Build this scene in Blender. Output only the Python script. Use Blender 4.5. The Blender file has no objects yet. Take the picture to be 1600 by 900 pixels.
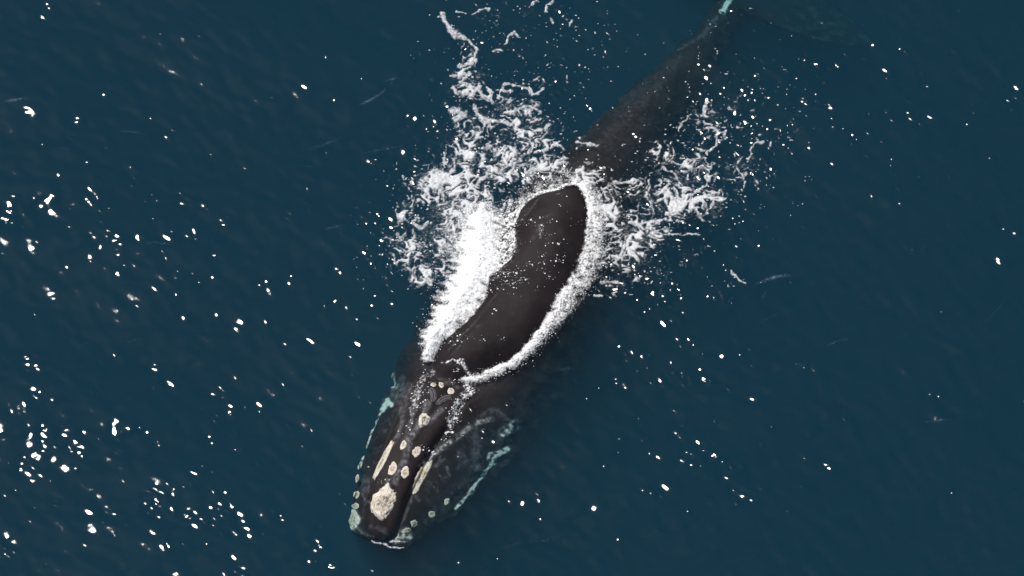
import bpy, math
import numpy as np
from mathutils import Vector
from mathutils.bvhtree import BVHTree

S = bpy.context.scene
COL = S.collection

# ------------------------------------------------------------------ camera
PPM = 80.0                       # photograph pixels per metre at the aim point
DIST, DEP = 120.0, math.radians(60)
cam_d = bpy.data.cameras.new("camera")
cam = bpy.data.objects.new("camera", cam_d)
COL.objects.link(cam)
cam.location = (0, -DIST * math.cos(DEP), DIST * math.sin(DEP))
cam.rotation_euler = (math.pi / 2 - DEP, 0, 0)
cam_d.sensor_width = 36.0
cam_d.lens = 36.0 * DIST / (1600 / PPM)
cam_d.clip_start = 1.0
cam_d.clip_end = 10000.0
S.camera = cam

# ------------------------------------------------------------------ sky and sun
SUN = np.array((-0.29, 0.34, 0.894)); SUN /= np.linalg.norm(SUN)
world = bpy.data.worlds.new("World")
S.world = world
world.use_nodes = True
wn = world.node_tree.nodes
sky = wn.new('ShaderNodeTexSky')
sky.sky_type = 'NISHITA'
sky.sun_disc = False
sky.sun_elevation = math.asin(SUN[2])
sky.sun_rotation = math.atan2(SUN[0], SUN[1])
world.node_tree.links.new(sky.outputs[0], wn['Background'].inputs[0])
wn['Background'].inputs[1].default_value = 0.07
sun_d = bpy.data.lights.new("sun", 'SUN')
sun_d.energy = 4.0
sun_d.angle = math.radians(0.5)
sun_d.color = (1.0, 0.955, 0.90)
sun = bpy.data.objects.new("sun", sun_d)
COL.objects.link(sun)
sun.rotation_euler = Vector(-SUN).to_track_quat('-Z', 'Y').to_euler()

S.view_settings.view_transform = 'Standard'
S.view_settings.look = 'None'
S.view_settings.exposure = 0.0
S.view_settings.gamma = 1.0
S.render.engine = 'CYCLES'
S.cycles.max_bounces = 8
S.cycles.volume_bounces = 2
S.cycles.transparent_max_bounces = 24
S.cycles.sample_clamp_indirect = 4.0

# ------------------------------------------------------------------ helpers
CO = np.array(cam.location)
C_R = np.array((1.0, 0, 0))
C_U = np.array((0, math.sin(DEP), math.cos(DEP)))
C_F = np.array((0, math.cos(DEP), -math.sin(DEP)))


def ray(px, py):
    """direction through a photograph point (1600 x 900)"""
    px = np.asarray(px, float); py = np.asarray(py, float)
    k = 1.0 / (PPM * DIST)
    d = C_F + ((px - 800) * k)[..., None] * C_R - ((py - 450) * k)[..., None] * C_U
    return d


def p2w(px, py, z=0.0):
    d = ray(px, py)
    t = (np.asarray(z) - CO[2]) / d[..., 2]
    return CO + d * t[..., None]


def w2p(P):
    Q = np.asarray(P) - CO
    f = Q @ C_F
    return 800 + (Q @ C_R) / f * PPM * DIST, 450 - (Q @ C_U) / f * PPM * DIST


def sstep(a, b, x):
    t = np.clip((x - a) / (b - a), 0, 1)
    return t * t * (3 - 2 * t)


_perm = np.random.RandomState(7).permutation(4096)


def perlin(x, y, seed=0):
    xi = np.floor(x).astype(np.int64); yi = np.floor(y).astype(np.int64)
    xf = x - xi; yf = y - yi
    u = xf ** 3 * (xf * (xf * 6 - 15) + 10); v = yf ** 3 * (yf * (yf * 6 - 15) + 10)

    def g(ix, iy, fx, fy):
        h = _perm[(_perm[(ix + seed * 131) & 4095] + iy * 17 + seed) & 4095]
        a = h * (2 * math.pi / 4096 * 61)
        return np.cos(a) * fx + np.sin(a) * fy
    n00 = g(xi, yi, xf, yf); n10 = g(xi + 1, yi, xf - 1, yf)
    n01 = g(xi, yi + 1, xf, yf - 1); n11 = g(xi + 1, yi + 1, xf - 1, yf - 1)
    return ((n00 * (1 - u) + n10 * u) * (1 - v) + (n01 * (1 - u) + n11 * u) * v) * 1.5


def fbm(x, y, seed=0, octs=4):
    s = 0; a = 1.0; t = 0
    for o in range(octs):
        s = s + a * perlin(x * 2 ** o, y * 2 ** o, seed + o * 5); t += a; a *= 0.5
    return s / t


def seg_dist(X, Y, pts, w=None):
    """distance to a polyline; with widths w, the distance divided by the local width"""
    best = np.full(np.shape(X), 1e9)
    for i in range(len(pts) - 1):
        ax, ay = pts[i][:2]; bx, by = pts[i + 1][:2]
        dx, dy = bx - ax, by - ay
        t = np.clip(((X - ax) * dx + (Y - ay) * dy) / (dx * dx + dy * dy + 1e-9), 0, 1)
        d = np.hypot(X - ax - t * dx, Y - ay - t * dy)
        if w is not None:
            d = d / (w[i] * (1 - t) + w[i + 1] * t)
        best = np.minimum(best, d)
    return best


def poly_sd(X, Y, pts):
    """signed distance to a closed polygon, positive inside"""
    ins = np.zeros(np.shape(X), bool)
    n = len(pts)
    for i in range(n):
        x1, y1 = pts[i]; x2, y2 = pts[(i + 1) % n]
        if y1 == y2:
            continue
        c = ((y1 > Y) != (y2 > Y)) & (X < (x2 - x1) * (Y - y1) / (y2 - y1) + x1)
        ins ^= c
    d = seg_dist(X, Y, list(pts) + [pts[0]])
    return np.where(ins, d, -d)


def smooth_poly(pts, k=2, closed=True):
    p = np.array(pts, float)
    for _ in range(k):
        q = np.roll(p, -1, 0)
        if closed:
            p = np.stack([p * .75 + q * .25, p * .25 + q * .75], 1).reshape(-1, 2)
        else:
            a = p[:-1] * .75 + p[1:] * .25; b = p[:-1] * .25 + p[1:] * .75
            p = np.vstack([p[:1], np.stack([a, b], 1).reshape(-1, 2), p[-1:]])
    return [tuple(x) for x in p]


def mesh_obj(name, V, F, mat, parent=None, attrs=None, smooth=True):
    V = np.ascontiguousarray(V, np.float32); F = np.ascontiguousarray(F, np.int32)
    me = bpy.data.meshes.new(name)
    n, k = F.shape
    me.vertices.add(len(V)); me.vertices.foreach_set("co", V.ravel())
    me.loops.add(n * k); me.loops.foreach_set("vertex_index", F.ravel())
    me.polygons.add(n)
    me.polygons.foreach_set("loop_start", np.arange(0, n * k, k, dtype=np.int32))
    me.polygons.foreach_set("loop_total", np.full(n, k, np.int32))
    me.update(calc_edges=True)
    me.polygons.foreach_set("use_smooth", np.full(n, smooth, bool))
    for an, av in (attrs or {}).items():
        a = me.attributes.new(an, 'FLOAT', 'POINT')
        a.data.foreach_set("value", np.ascontiguousarray(av, np.float32).ravel())
    me.materials.append(mat)
    o = bpy.data.objects.new(name, me)
    COL.objects.link(o)
    if parent is not None:
        o.parent = parent
    return o


def grid_faces(r, c, wrap=False):
    i = np.arange(r - 1)[:, None]; j = np.arange(c if wrap else c - 1)[None, :]
    j2 = (j + 1) % c
    return np.stack([i * c + j, i * c + j2, (i + 1) * c + j2, (i + 1) * c + j], -1).reshape(-1, 4)


def new_mat(name):
    m = bpy.data.materials.new(name); m.use_nodes = True
    nt = m.node_tree; nt.nodes.clear()
    out = nt.nodes.new('ShaderNodeOutputMaterial')
    return m, nt, out


def N(nt, kind, **kw):
    n = nt.nodes.new(kind)
    for k, v in kw.items():
        if k.startswith('i_'):
            n.inputs[k[2:].replace('_', ' ')].default_value = v
        else:
            setattr(n, k, v)
    return n


# ------------------------------------------------------------------ materials
def water_material():
    m, nt, out = new_mat("sea_water")
    L = nt.links.new
    tc = N(nt, 'ShaderNodeTexCoord')
    n1 = N(nt, 'ShaderNodeTexNoise', i_Scale=9.0, i_Detail=3.0, i_Roughness=0.55)
    L(tc.outputs['Object'], n1.inputs['Vector'])
    b1 = N(nt, 'ShaderNodeBump', i_Strength=0.14, i_Distance=0.01)
    L(n1.outputs[0], b1.inputs['Height'])
    fr = N(nt, 'ShaderNodeFresnel', i_IOR=1.333)
    L(b1.outputs[0], fr.inputs['Normal'])
    tr = N(nt, 'ShaderNodeBsdfTransparent')
    gl = N(nt, 'ShaderNodeBsdfGlossy', distribution='BECKMANN', i_Roughness=0.15)
    L(b1.outputs[0], gl.inputs['Normal'])
    mx = N(nt, 'ShaderNodeMixShader')
    L(fr.outputs[0], mx.inputs[0]); L(tr.outputs[0], mx.inputs[1]); L(gl.outputs[0], mx.inputs[2])
    L(mx.outputs[0], out.inputs['Surface'])
    sc = np.array(SCAT); ab = np.array(ABSO)
    ds, da = sc.max(), ab.max()
    vs = N(nt, 'ShaderNodeVolumeScatter', i_Density=float(ds), i_Anisotropy=0.0)
    vs.inputs['Color'].default_value = (*[float(x) for x in sc / ds], 1)
    va = N(nt, 'ShaderNodeVolumeAbsorption', i_Density=float(da))
    va.inputs['Color'].default_value = (*[float(x) for x in 1 - ab / da], 1)
    ad = N(nt, 'ShaderNodeAddShader')
    L(vs.outputs[0], ad.inputs[0]); L(va.outputs[0], ad.inputs[1])
    L(ad.outputs[0], out.inputs['Volume'])
    return m


SCAT = (0.020, 0.072, 0.108)
ABSO = (0.75, 0.36, 0.30)


def skin_material():
    m, nt, out = new_mat("whale_skin")
    L = nt.links.new
    tc = N(nt, 'ShaderNodeTexCoord')
    at = N(nt, 'ShaderNodeAttribute', attribute_name="pale")
    n1 = N(nt, 'ShaderNodeTexNoise', i_Scale=1.6, i_Detail=8.0, i_Roughness=0.62)
    n2 = N(nt, 'ShaderNodeTexNoise', i_Scale=14.0, i_Detail=6.0, i_Roughness=0.6)
    for n in (n1, n2):
        L(tc.outputs['Object'], n.inputs['Vector'])
    r1 = N(nt, 'ShaderNodeValToRGB')
    r1.color_ramp.elements[0].position = 0.3; r1.color_ramp.elements[0].color = (0.0105, 0.0080, 0.0088, 1)
    r1.color_ramp.elements[1].position = 0.75; r1.color_ramp.elements[1].color = (0.030, 0.0235, 0.0245, 1)
    L(n1.outputs[0], r1.inputs[0])
    # scuffed grey and white scarring where the "pale" attribute is set, broken by noise
    ml = N(nt, 'ShaderNodeMath', operation='MULTIPLY_ADD'); ml.inputs[1].default_value = 0.7; ml.inputs[2].default_value = -0.35
    L(n2.outputs[0], ml.inputs[0])
    ad = N(nt, 'ShaderNodeMath', operation='ADD', use_clamp=True)
    ab = N(nt, 'ShaderNodeMath', operation='GREATER_THAN'); ab.inputs[1].default_value = 0.001
    mm = N(nt, 'ShaderNodeMath', operation='MULTIPLY')
    L(at.outputs['Fac'], ab.inputs[0]); L(ab.outputs[0], mm.inputs[0]); L(ml.outputs[0], mm.inputs[1])
    L(at.outputs['Fac'], ad.inputs[0]); L(mm.outputs[0], ad.inputs[1])
    r2 = N(nt, 'ShaderNodeValToRGB')
    r2.color_ramp.elements[0].position = 0.0; r2.color_ramp.elements[0].color = (0, 0, 0, 1)
    r2.color_ramp.elements[1].position = 1.0; r2.color_ramp.elements[1].color = (1, 1, 1, 1)
    L(ad.outputs[0], r2.inputs[0])
    r3 = N(nt, 'ShaderNodeValToRGB')
    e = r3.color_ramp.elements
    e[0].position = 0.0; e[0].color = (0.10, 0.095, 0.11, 1)
    e[1].position = 1.0; e[1].color = (0.80, 0.78, 0.70, 1)
    q = e.new(0.5); q.color = (0.21, 0.205, 0.22, 1)
    L(ad.outputs[0], r3.inputs[0])
    mix = N(nt, 'ShaderNodeMix', data_type='RGBA')
    L(r2.outputs[0], mix.inputs['Factor']); L(r1.outputs[0], mix.inputs['A']); L(r3.outputs[0], mix.inputs['B'])
    bs = N(nt, 'ShaderNodeBsdfPrincipled', i_Roughness=0.62)
    bs.inputs['Specular IOR Level'].default_value = 0.12
    L(mix.outputs['Result'], bs.inputs['Base Color'])
    n3 = N(nt, 'ShaderNodeTexNoise', i_Scale=30.0, i_Detail=4.0, i_Roughness=0.6)
    L(tc.outputs['Object'], n3.inputs['Vector'])
    bp = N(nt, 'ShaderNodeBump', i_Strength=0.35, i_Distance=0.01)
    L(n3.outputs[0], bp.inputs['Height']); L(bp.outputs[0], bs.inputs['Normal'])
    L(bs.outputs[0], out.inputs['Surface'])
    return m


def callosity_material():
    m, nt, out = new_mat("callosity")
    L = nt.links.new
    tc = N(nt, 'ShaderNodeTexCoord')
    at = N(nt, 'ShaderNodeAttribute', attribute_name="pit")
    n1 = N(nt, 'ShaderNodeTexNoise', i_Scale=9.0, i_Detail=5.0, i_Roughness=0.6)
    L(tc.outputs['Object'], n1.inputs['Vector'])
    r1 = N(nt, 'ShaderNodeValToRGB')
    e = r1.color_ramp.elements
    e[0].position = 0.30; e[0].color = (0.55, 0.45, 0.32, 1)
    e[1].position = 0.60; e[1].color = (0.74, 0.69, 0.60, 1)
    L(n1.outputs[0], r1.inputs[0])
    mix = N(nt, 'ShaderNodeMix', data_type='RGBA')
    mix.inputs['B'].default_value = (0.10, 0.085, 0.07, 1)
    L(at.outputs['Fac'], mix.inputs['Factor']); L(r1.outputs[0], mix.inputs['A'])
    bs = N(nt, 'ShaderNodeBsdfPrincipled', i_Roughness=0.75)
    bs.inputs['Specular IOR Level'].default_value = 0.2
    L(mix.outputs['Result'], bs.inputs['Base Color'])
    n3 = N(nt, 'ShaderNodeTexNoise', i_Scale=60.0, i_Detail=3.0)
    L(tc.outputs['Object'], n3.inputs['Vector'])
    bp = N(nt, 'ShaderNodeBump', i_Strength=0.5, i_Distance=0.012)
    L(n3.outputs[0], bp.inputs['Height']); L(bp.outputs[0], bs.inputs['Normal'])
    L(bs.outputs[0], out.inputs['Surface'])
    return m


def foam_material(name, fine, col, rough, bump, full):
    m, nt, out = new_mat(name)
    L = nt.links.new
    tc = N(nt, 'ShaderNodeTexCoord')
    at = N(nt, 'ShaderNodeAttribute', attribute_name="foam_cover")
    n1 = N(nt, 'ShaderNodeTexNoise', i_Scale=fine, i_Detail=3.0, i_Roughness=0.6)
    L(tc.outputs['Object'], n1.inputs['Vector'])
    a = N(nt, 'ShaderNodeMath', operation='MULTIPLY_ADD'); a.inputs[1].default_value = 0.9; a.inputs[2].default_value = -0.45
    L(n1.outputs[0], a.inputs[0])
    b = N(nt, 'ShaderNodeMath', operation='ADD')
    L(a.outputs[0], b.inputs[0]); L(at.outputs['Fac'], b.inputs[1])
    mr = N(nt, 'ShaderNodeMapRange', interpolation_type='SMOOTHSTEP')
    mr.inputs['From Min'].default_value = 0.10; mr.inputs['From Max'].default_value = full
    L(b.outputs[0], mr.inputs['Value'])
    bs = N(nt, 'ShaderNodeBsdfPrincipled', i_Roughness=rough)
    bs.inputs['Base Color'].default_value = col
    bp = N(nt, 'ShaderNodeBump', i_Strength=bump, i_Distance=0.015)
    L(n1.outputs[0], bp.inputs['Height']); L(bp.outputs[0], bs.inputs['Normal'])
    tr = N(nt, 'ShaderNodeBsdfTransparent')
    mx = N(nt, 'ShaderNodeMixShader')
    L(mr.outputs[0], mx.inputs[0]); L(tr.outputs[0], mx.inputs[1]); L(bs.outputs[0], mx.inputs[2])
    L(mx.outputs[0], out.inputs['Surface'])
    return m


def droplet_material():
    m, nt, out = new_mat("spray_water")
    bs = N(nt, 'ShaderNodeBsdfPrincipled', i_Roughness=0.25)
    bs.inputs['Base Color'].default_value = (0.88, 0.89, 0.89, 1)
    nt.links.new(bs.outputs[0], out.inputs['Surface'])
    return m


M_WATER, M_SKIN, M_CALL = water_material(), skin_material(), callosity_material()
M_FOAM = foam_material("lacy_foam", 26.0, (0.74, 0.75, 0.76, 1), 0.5, 0.3, 1.32)
M_WHITE = foam_material("churned_foam", 26.0, (0.93, 0.93, 0.92, 1), 0.6, 0.15, 1.0)
M_DROP = droplet_material()

# ------------------------------------------------------------------ the whale
# ridge px, ridge py, ridge z, half width left, half width right, z of the widest line, z of the belly
ST = np.array([
    (588, 840, -0.20, 0.30, 0.40, -0.30, -0.38),
    (590, 833, -0.12, 0.50, 0.53, -0.38, -0.55),
    (594, 818, -0.02, 0.62, 0.66, -0.46, -0.95),
    (601, 785, 0.08, 0.68, 0.93, -0.50, -1.45),
    (625, 727, 0.12, 0.86, 1.32, -0.60, -1.80),
    (650, 670, 0.12, 1.00, 1.56, -0.70, -2.10),
    (668, 640, 0.12, 1.06, 1.68, -0.75, -2.30),
    (691, 606, 0.14, 1.18, 1.74, -0.80, -2.50),
    (716, 567, 0.18, 1.34, 1.72, -1.00, -2.70),
    (760, 500, 0.26, 1.54, 1.74, -1.20, -2.90),
    (815, 420, 0.30, 1.56, 1.65, -1.30, -2.80),
    (865, 340, 0.20, 1.36, 1.42, -1.20, -2.50),
    (893, 292, 0.02, 1.12, 1.25, -1.05, -2.20),
    (922, 250, -0.07, 0.90, 1.10, -0.95, -2.00),
    (965, 205, -0.17, 0.74, 0.96, -0.85, -1.80),
    (1012, 155, -0.32, 0.62, 0.78, -0.90, -1.65),
    (1060, 100, -0.50, 0.47, 0.58, -0.95, -1.55),
    (1103, 50, -0.68, 0.34, 0.42, -1.02, -1.45),
    (1140, 8, -0.92, 0.26, 0.28, -1.10, -1.42),
])
BACK = smooth_poly([(680, 566), (690, 538), (712, 520), (738, 498), (757, 474), (764, 462), (764, 436), (778, 426), (803, 404),
                    (808, 380), (805, 350), (818, 322), (836, 308), (852, 302), (870, 301), (884, 292), (898, 290), (909, 300),
                    (916, 325), (917, 342), (911, 362), (912, 380), (900, 410), (884, 445), (862, 470), (855, 495), (835, 520),
                    (815, 548), (790, 566), (765, 576), (740, 584), (722, 592), (700, 600), (684, 590)], 1)


def catmull(A, n):
    A = np.asarray(A, float); m = len(A)
    P = np.array([p2w(a[0], a[1], a[2]) for a in A])
    L = np.r_[0, np.cumsum(np.linalg.norm(np.diff(P, axis=0), axis=1))]
    s = np.linspace(0, L[-1], n)
    D = np.hstack([P, A[:, 3:]])
    # slopes (monotone-ish finite differences)
    g = np.gradient(D, L, axis=0)
    k = np.clip(np.searchsorted(L, s, 'right') - 1, 0, m - 2)
    h = (L[k + 1] - L[k])[:, None]; t = ((s - L[k])[:, None]) / h
    R = ((2 * t ** 3 - 3 * t ** 2 + 1) * D[k] + (t ** 3 - 2 * t ** 2 + t) * h * g[k]
         + (-2 * t ** 3 + 3 * t ** 2) * D[k + 1] + (t ** 3 - t ** 2) * h * g[k + 1])
    return s, R, L


NR, NC = 720, 260
sv, R, SL = catmull(ST, NR)
S_BLOW = SL[7]; S_END = SL[-1]
cen = R[:, :3]; bL, bR, zE, zB = R[:, 3], R[:, 4], R[:, 5], R[:, 6]
tan = np.gradient(cen[:, :2], axis=0); tan /= np.linalg.norm(tan, axis=1)[:, None]
kk = np.ones(41) / 41
tp = np.vstack([np.repeat(tan[:1], 20, 0), tan, np.repeat(tan[-1:], 20, 0)])
tan = np.stack([np.convolve(tp[:, i], kk, 'valid') for i in (0, 1)], 1)
tan /= np.linalg.norm(tan, axis=1)[:, None]
lat = np.stack([tan[:, 1], -tan[:, 0]], 1)
# ring angle: denser on the top half
nt_, nb_ = 190, NC - 190
th = np.r_[np.linspace(math.pi, 0, nt_, endpoint=False), np.linspace(0, -math.pi, nb_, endpoint=False)]
top = th >= 0
cs = np.cos(th)
w = np.sign(cs) * (0.35 * np.abs(cs) + 0.65 * np.abs(cs) ** 1.25)      # lateral fraction
U = np.where(w[None, :] > 0, w[None, :] * bR[:, None], w[None, :] * bL[:, None])
X = cen[:, 0:1] + lat[:, 0:1] * U; Y = cen[:, 1:2] + lat[:, 1:2] * U
aw = np.abs(w)[None, :]
prof = np.clip(1 - aw ** 1.6, 0, 1) ** 0.62
zr = cen[:, 2:3]
Zt = zE[:, None] + (zr - zE[:, None]) * prof
Zb = zE[:, None] + (zB - zE)[:, None] * np.clip(1 - aw ** 2, 0, 1) ** 0.5
# head: arched narrow upper jaw between two tall lower lips
sm = sv[:, None]
hm = 1 - sstep(S_BLOW - 0.1, S_BLOW + 0.45, sm)
rh = np.interp(sv, [0, SL[2], SL[3], SL[4], SL[5], SL[6], S_BLOW, S_BLOW + .5], [.22, .30, .34, .36, .42, .47, .50, .70])[:, None]
au = np.abs(U)
bb = np.where(U > 0, bR[:, None], bL[:, None])
ros = zr - 0.10 * (au / rh) ** 4 + 0.035 * np.exp(-(au / 0.10) ** 2)
lipz = zr - 0.20 + .09 * sstep(S_BLOW - 1.2, S_BLOW - .1, sm)
t = np.clip((au - rh - .05) / np.maximum(bb - rh - .05, .02), 0, 1)
lipp = zE[:, None] + (lipz - zE[:, None]) * np.clip(1 - t ** 1.15, 0, 1) ** 0.95
groove = 0.04 * np.exp(-((au - rh - .02) / 0.05) ** 2)
headz = np.where(au < rh + .02, ros, lipp) - groove
Zt = Zt * (1 - hm) + headz * hm
# a dip between blowholes and neck fold
Zt -= 0.05 * np.exp(-((sm - S_BLOW - .30) / 0.10) ** 2) * np.exp(-(au / .5) ** 2)
# the emerged back: a smooth low dome whose waterline follows the outline BACK


def cap_height(x, y, st=0.03, sig=0.22):
    bw = np.array([p2w(*p) for p in BACK])
    ax = np.arange(bw[:, 0].min() - 1.5, bw[:, 0].max() + 1.5, st); ay = np.arange(bw[:, 1].min() - 1.5, bw[:, 1].max() + 1.5, st)
    AX, AY = np.meshgrid(ax, ay)
    q = sstep(-0.04, 0.04, poly_sd(AX, AY, [tuple(p[:2]) for p in bw]))
    n = int(4 * sig / st); k = np.exp(-(np.arange(-n, n + 1) * st) ** 2 / (2 * sig * sig)); k /= k.sum()
    q = np.apply_along_axis(lambda r: np.convolve(r, k, 'same'), 0, q)
    q = np.apply_along_axis(lambda r: np.convolve(r, k, 'same'), 1, q)
    fx = np.clip((x - ax[0]) / st, 0, len(ax) - 1.001); fy = np.clip((y - ay[0]) / st, 0, len(ay) - 1.001)
    i = fx.astype(int); j = fy.astype(int); u = fx - i; v = fy - j
    b = (q[j, i] * (1 - u) + q[j, i + 1] * u) * (1 - v) + (q[j + 1, i] * (1 - u) + q[j + 1, i + 1] * u) * v
    return 0.50 * (b - 0.44)


PX, PY = w2p(np.stack([X, Y, 0 * X], -1))
sd = poly_sd(PX, PY, BACK) / PPM
capz = cap_height(X, Y) + 0.012 * fbm(X * 1.3, Y * 1.3, 3, 3)
wt = np.where(sd > 0, 1.0, np.exp(-(sd / 0.30) ** 2)) * sstep(S_BLOW - .15, S_BLOW + .35, sm)
tot = Zt * (1 - wt) + np.minimum(capz, Zt + 0.25) * wt
Zt = np.where(top[None, :], tot, Zt)
Z = np.where(top[None, :], Zt, Zb)
sub = sstep(0.06, 0.5, -Z)
Z += np.where(top[None, :], 0.012 * fbm(X * 3, Y * 3, 9, 3) + 0.07 * sub * fbm(X * 2.8, Y * 2.8, 15, 4), 0)
wob = (0.04 + 0.08 * sub) * sstep(.55, .95, aw) * (0.2 + 0.8 * sstep(0.3, 1.2, sm))
X = X + wob * fbm(X * 2.6, Y * 2.6 + Z, 17, 3) * lat[:, 0:1] * 1.6; Y = Y + wob * fbm(X * 2.6, Y * 2.6 + Z, 17, 3) * lat[:, 1:2] * 1.6
V = np.stack([X, Y, Z], -1)
# flukes: further rows swept into two broad lobes with a notch
ft = tan[-1]; fl = lat[-1]; c0 = cen[-1]
rows = []
for q in np.linspace(0.03, 1, 46):
    W = 0.27 + 2.35 * sstep(0.0, 1.0, q) ** 0.8
    thick = 0.24 * (1 - q) ** 1.3 + 0.02
    uu = np.abs(w)
    lead = 0.95 * q * (1 - uu) + uu * (0.25 + 0.75 * q) * (0.2 + 0.8 * q) * 1.35
    back = lead + q ** 3 * (0.42 * np.sin(np.clip(uu, 0, 1) * math.pi) - 0.12 * np.exp(-(uu / .06) ** 2))
    x = c0[0] + ft[0] * back + fl[0] * w * W; y = c0[1] + ft[1] * back + fl[1] * w * W
    base = (zE[-1] * (1 - q) + (-1.75) * q) - 0.10 * uu * q
    z = base + np.where(top, 1, -1) * thick * np.clip(1 - uu ** 2, 0, 1) ** .5
    rows.append(np.stack([x, y, z], -1))
V = np.concatenate([V, np.array(rows)], 0)
nR = V.shape[0]
flat = V.reshape(-1, 3)
F = grid_faces(nR, NC, wrap=True)
capA = np.concatenate([V[0].mean(0, keepdims=True) + np.r_[tan[0] * -0.05, -0.02][None]], 0)
capB = V[-1].mean(0, keepdims=True)
iA, iB = len(flat), len(flat) + 1
flat = np.vstack([flat, capA, capB])
j = np.arange(NC); j2 = (j + 1) % NC
FA = np.stack([np.full(NC, iA), j2, j, j], -1)[:, :3]
FB = np.stack([np.full(NC, iB), (nR - 1) * NC + j, (nR - 1) * NC + j2], -1)
T = np.vstack([F[:, [0, 1, 2]], F[:, [0, 2, 3]], FA, FB])

# pale markings, placed on the skin
wx, wy = w2p(flat)
pn = fbm(flat[:, 0] * 4, flat[:, 1] * 4, 21, 4)
pn2 = fbm(flat[:, 0] * 10, flat[:, 1] * 10, 31, 4)
pale = np.zeros(len(flat))


def stroke(pts, width, val, rag=0.5):
    global pale
    d = seg_dist(wx, wy, pts) / width + rag * pn + 0.3 * pn2
    pale = np.maximum(pale, val * (1 - sstep(0.35, 1.1, d)) * np.clip(.85 + 1.5 * pn2 + .6 * pn, .05, 1.15))


stroke([(768, 655), (745, 660), (722, 677), (700, 692), (675, 712), (660, 728)], 7.0, 0.66)
stroke([(660, 728), (648, 760), (640, 790), (630, 815)], 2.0, 0.35)
stroke([(625, 630), (629, 655), (622, 680), (613, 695)], 4.5, 0.45)
stroke([(668, 630), (662, 650), (650, 672), (640, 685), (632, 720), (618, 752)], 8.0, 0.48)
stroke([(690, 640), (672, 658)], 7, 0.42)
stroke([(655, 610), (645, 650), (632, 690)], 4.5, 0.42)
stroke([(690, 600), (705, 596), (715, 606)], 5.0, 0.30)
stroke([(750, 650), (772, 640), (800, 660)], 6, 0.34, .8)
stroke([(740, 668), (745, 690), (740, 720), (748, 738)], 10, 0.36, .9)
stroke([(720, 705), (724, 720)], 9, 0.36, .9)
stroke([(786, 676), (797, 668), (803, 664)], 11, 1.0, .7)
stroke([(765, 716), (778, 710), (792, 702)], 6.5, 1.4, .4)
stroke([(767, 712), (770, 722)], 7, 1.3, .5)
stroke([(780, 708), (762, 733), (746, 753), (728, 777), (712, 795)], 3.6, 1.5, .75)
stroke([(735, 770), (738, 766)], 6, 0.7, .6)
stroke([(612, 588), (616, 602), (610, 594)], 9, 1.0, .7)
stroke([(598, 640), (606, 626), (611, 632)], 6.5, 1.4, .5)
stroke([(620, 600), (632, 615), (612, 625)], 15, 0.42, 1.2)
rs_m = np.random.RandomState(3)
for i in range(34):                     # scuffs and old scars on both lips
    k = rs_m.rand(); sd_m = rs_m.rand() < .35
    x_m, y_m = (560 + 60 * k + rs_m.randn() * 10, 800 - 170 * k + rs_m.randn() * 16) if sd_m else (650 + 110 * k + rs_m.randn() * 16, 800 - 120 * k + rs_m.randn() * 24)
    a_m = rs_m.rand() * 6.28; l_m = 4 + 14 * rs_m.rand()
    stroke([(x_m, y_m), (x_m + l_m * math.cos(a_m), y_m + l_m * math.sin(a_m))], 1.2 + 2.5 * rs_m.rand(), .2 + .25 * rs_m.rand(), 1.0)
stroke([(640, 605), (628, 640)], 12, 0.26, 1.1)
stroke([(596, 642), (582, 672), (573, 698), (566, 718)], 2.3, 1.2, .35)
stroke([(562, 715), (558, 740), (554, 760)], 3.5, 0.55, .9)
stroke([(548, 812), (552, 800), (558, 812), (552, 822)], 8, 1.1, .5)
stroke([(556, 822), (566, 832), (578, 838)], 4, 0.55, .7)
stroke([(625, 838), (636, 830), (640, 838)], 9, 0.95, .6)
stroke([(568, 745), (572, 765)], 9, 0.32, .8)
stroke([(583, 838), (590, 846), (612, 850), (636, 846)], 2.2, 0.75, .3)
stroke([(580, 822), (598, 828), (608, 838)], 6, 0.30, 1.0)
stroke([(608, 760), (604, 750), (618, 742)], 5, 0.40, .6)
stroke([(590, 798), (572, 780)], 2, 0.35, .5)
# tail stock and flukes
stroke([(1128, 17), (1140, 0)], 6.5, 1.5, .6)
stroke([(1098, 55), (1120, 28)], 6, 0.30, 1.0)
stroke([(1060, 78), (1098, 55)], 4, 0.26, 1.2)
stroke([(960, 180), (1010, 130), (1060, 90)], 9, 0.12, 1.6)
stroke([(930, 230), (960, 205), (1000, 160), (1040, 125)], 14, 0.10, 2.0)
stroke([(905, 225), (940, 180), (985, 140)], 6, 0.14, 2.0)
stroke([(960, 240), (1010, 190)], 12, 0.10, 2.0)
lipm = sstep(560, 640, wy) * sstep(14, 40, seg_dist(wx, wy, [(595, 800), (625, 727), (650, 670), (691, 606)]))
rdg = 1 - np.abs(fbm(flat[:, 0] * 3.2 + .5 * pn, flat[:, 1] * 3.2, 221, 3)) * 5
pale = np.maximum(pale, .17 * lipm * sstep(.2, .9, rdg) * sstep(-.1, .4, pn))
fluke = np.arange(len(flat)) >= NR * NC
pale = np.where(fluke, np.maximum(pale, 0.42 * sstep(-0.15, 0.4, pn) * sstep(1190, 1290, wx)), pale)
# long faint scars over the back
for pts, wd, v in (([(700, 548), (745, 500), (790, 440)], 2.2, .16), ([(704, 556), (752, 505)], 1.8, .12),
                   ([(832, 372), (850, 345), (858, 335)], 4.5, .10), ([(815, 345), (840, 312)], 2.0, .2),
                   ([(690, 566), (712, 570), (738, 586)], 3.0, .16), ([(686, 592), (703, 592), (716, 602)], 2.5, .22),
                   ([(842, 352), (845, 372)], 2.0, .5)):
    stroke(pts, wd, v, .3)

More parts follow.
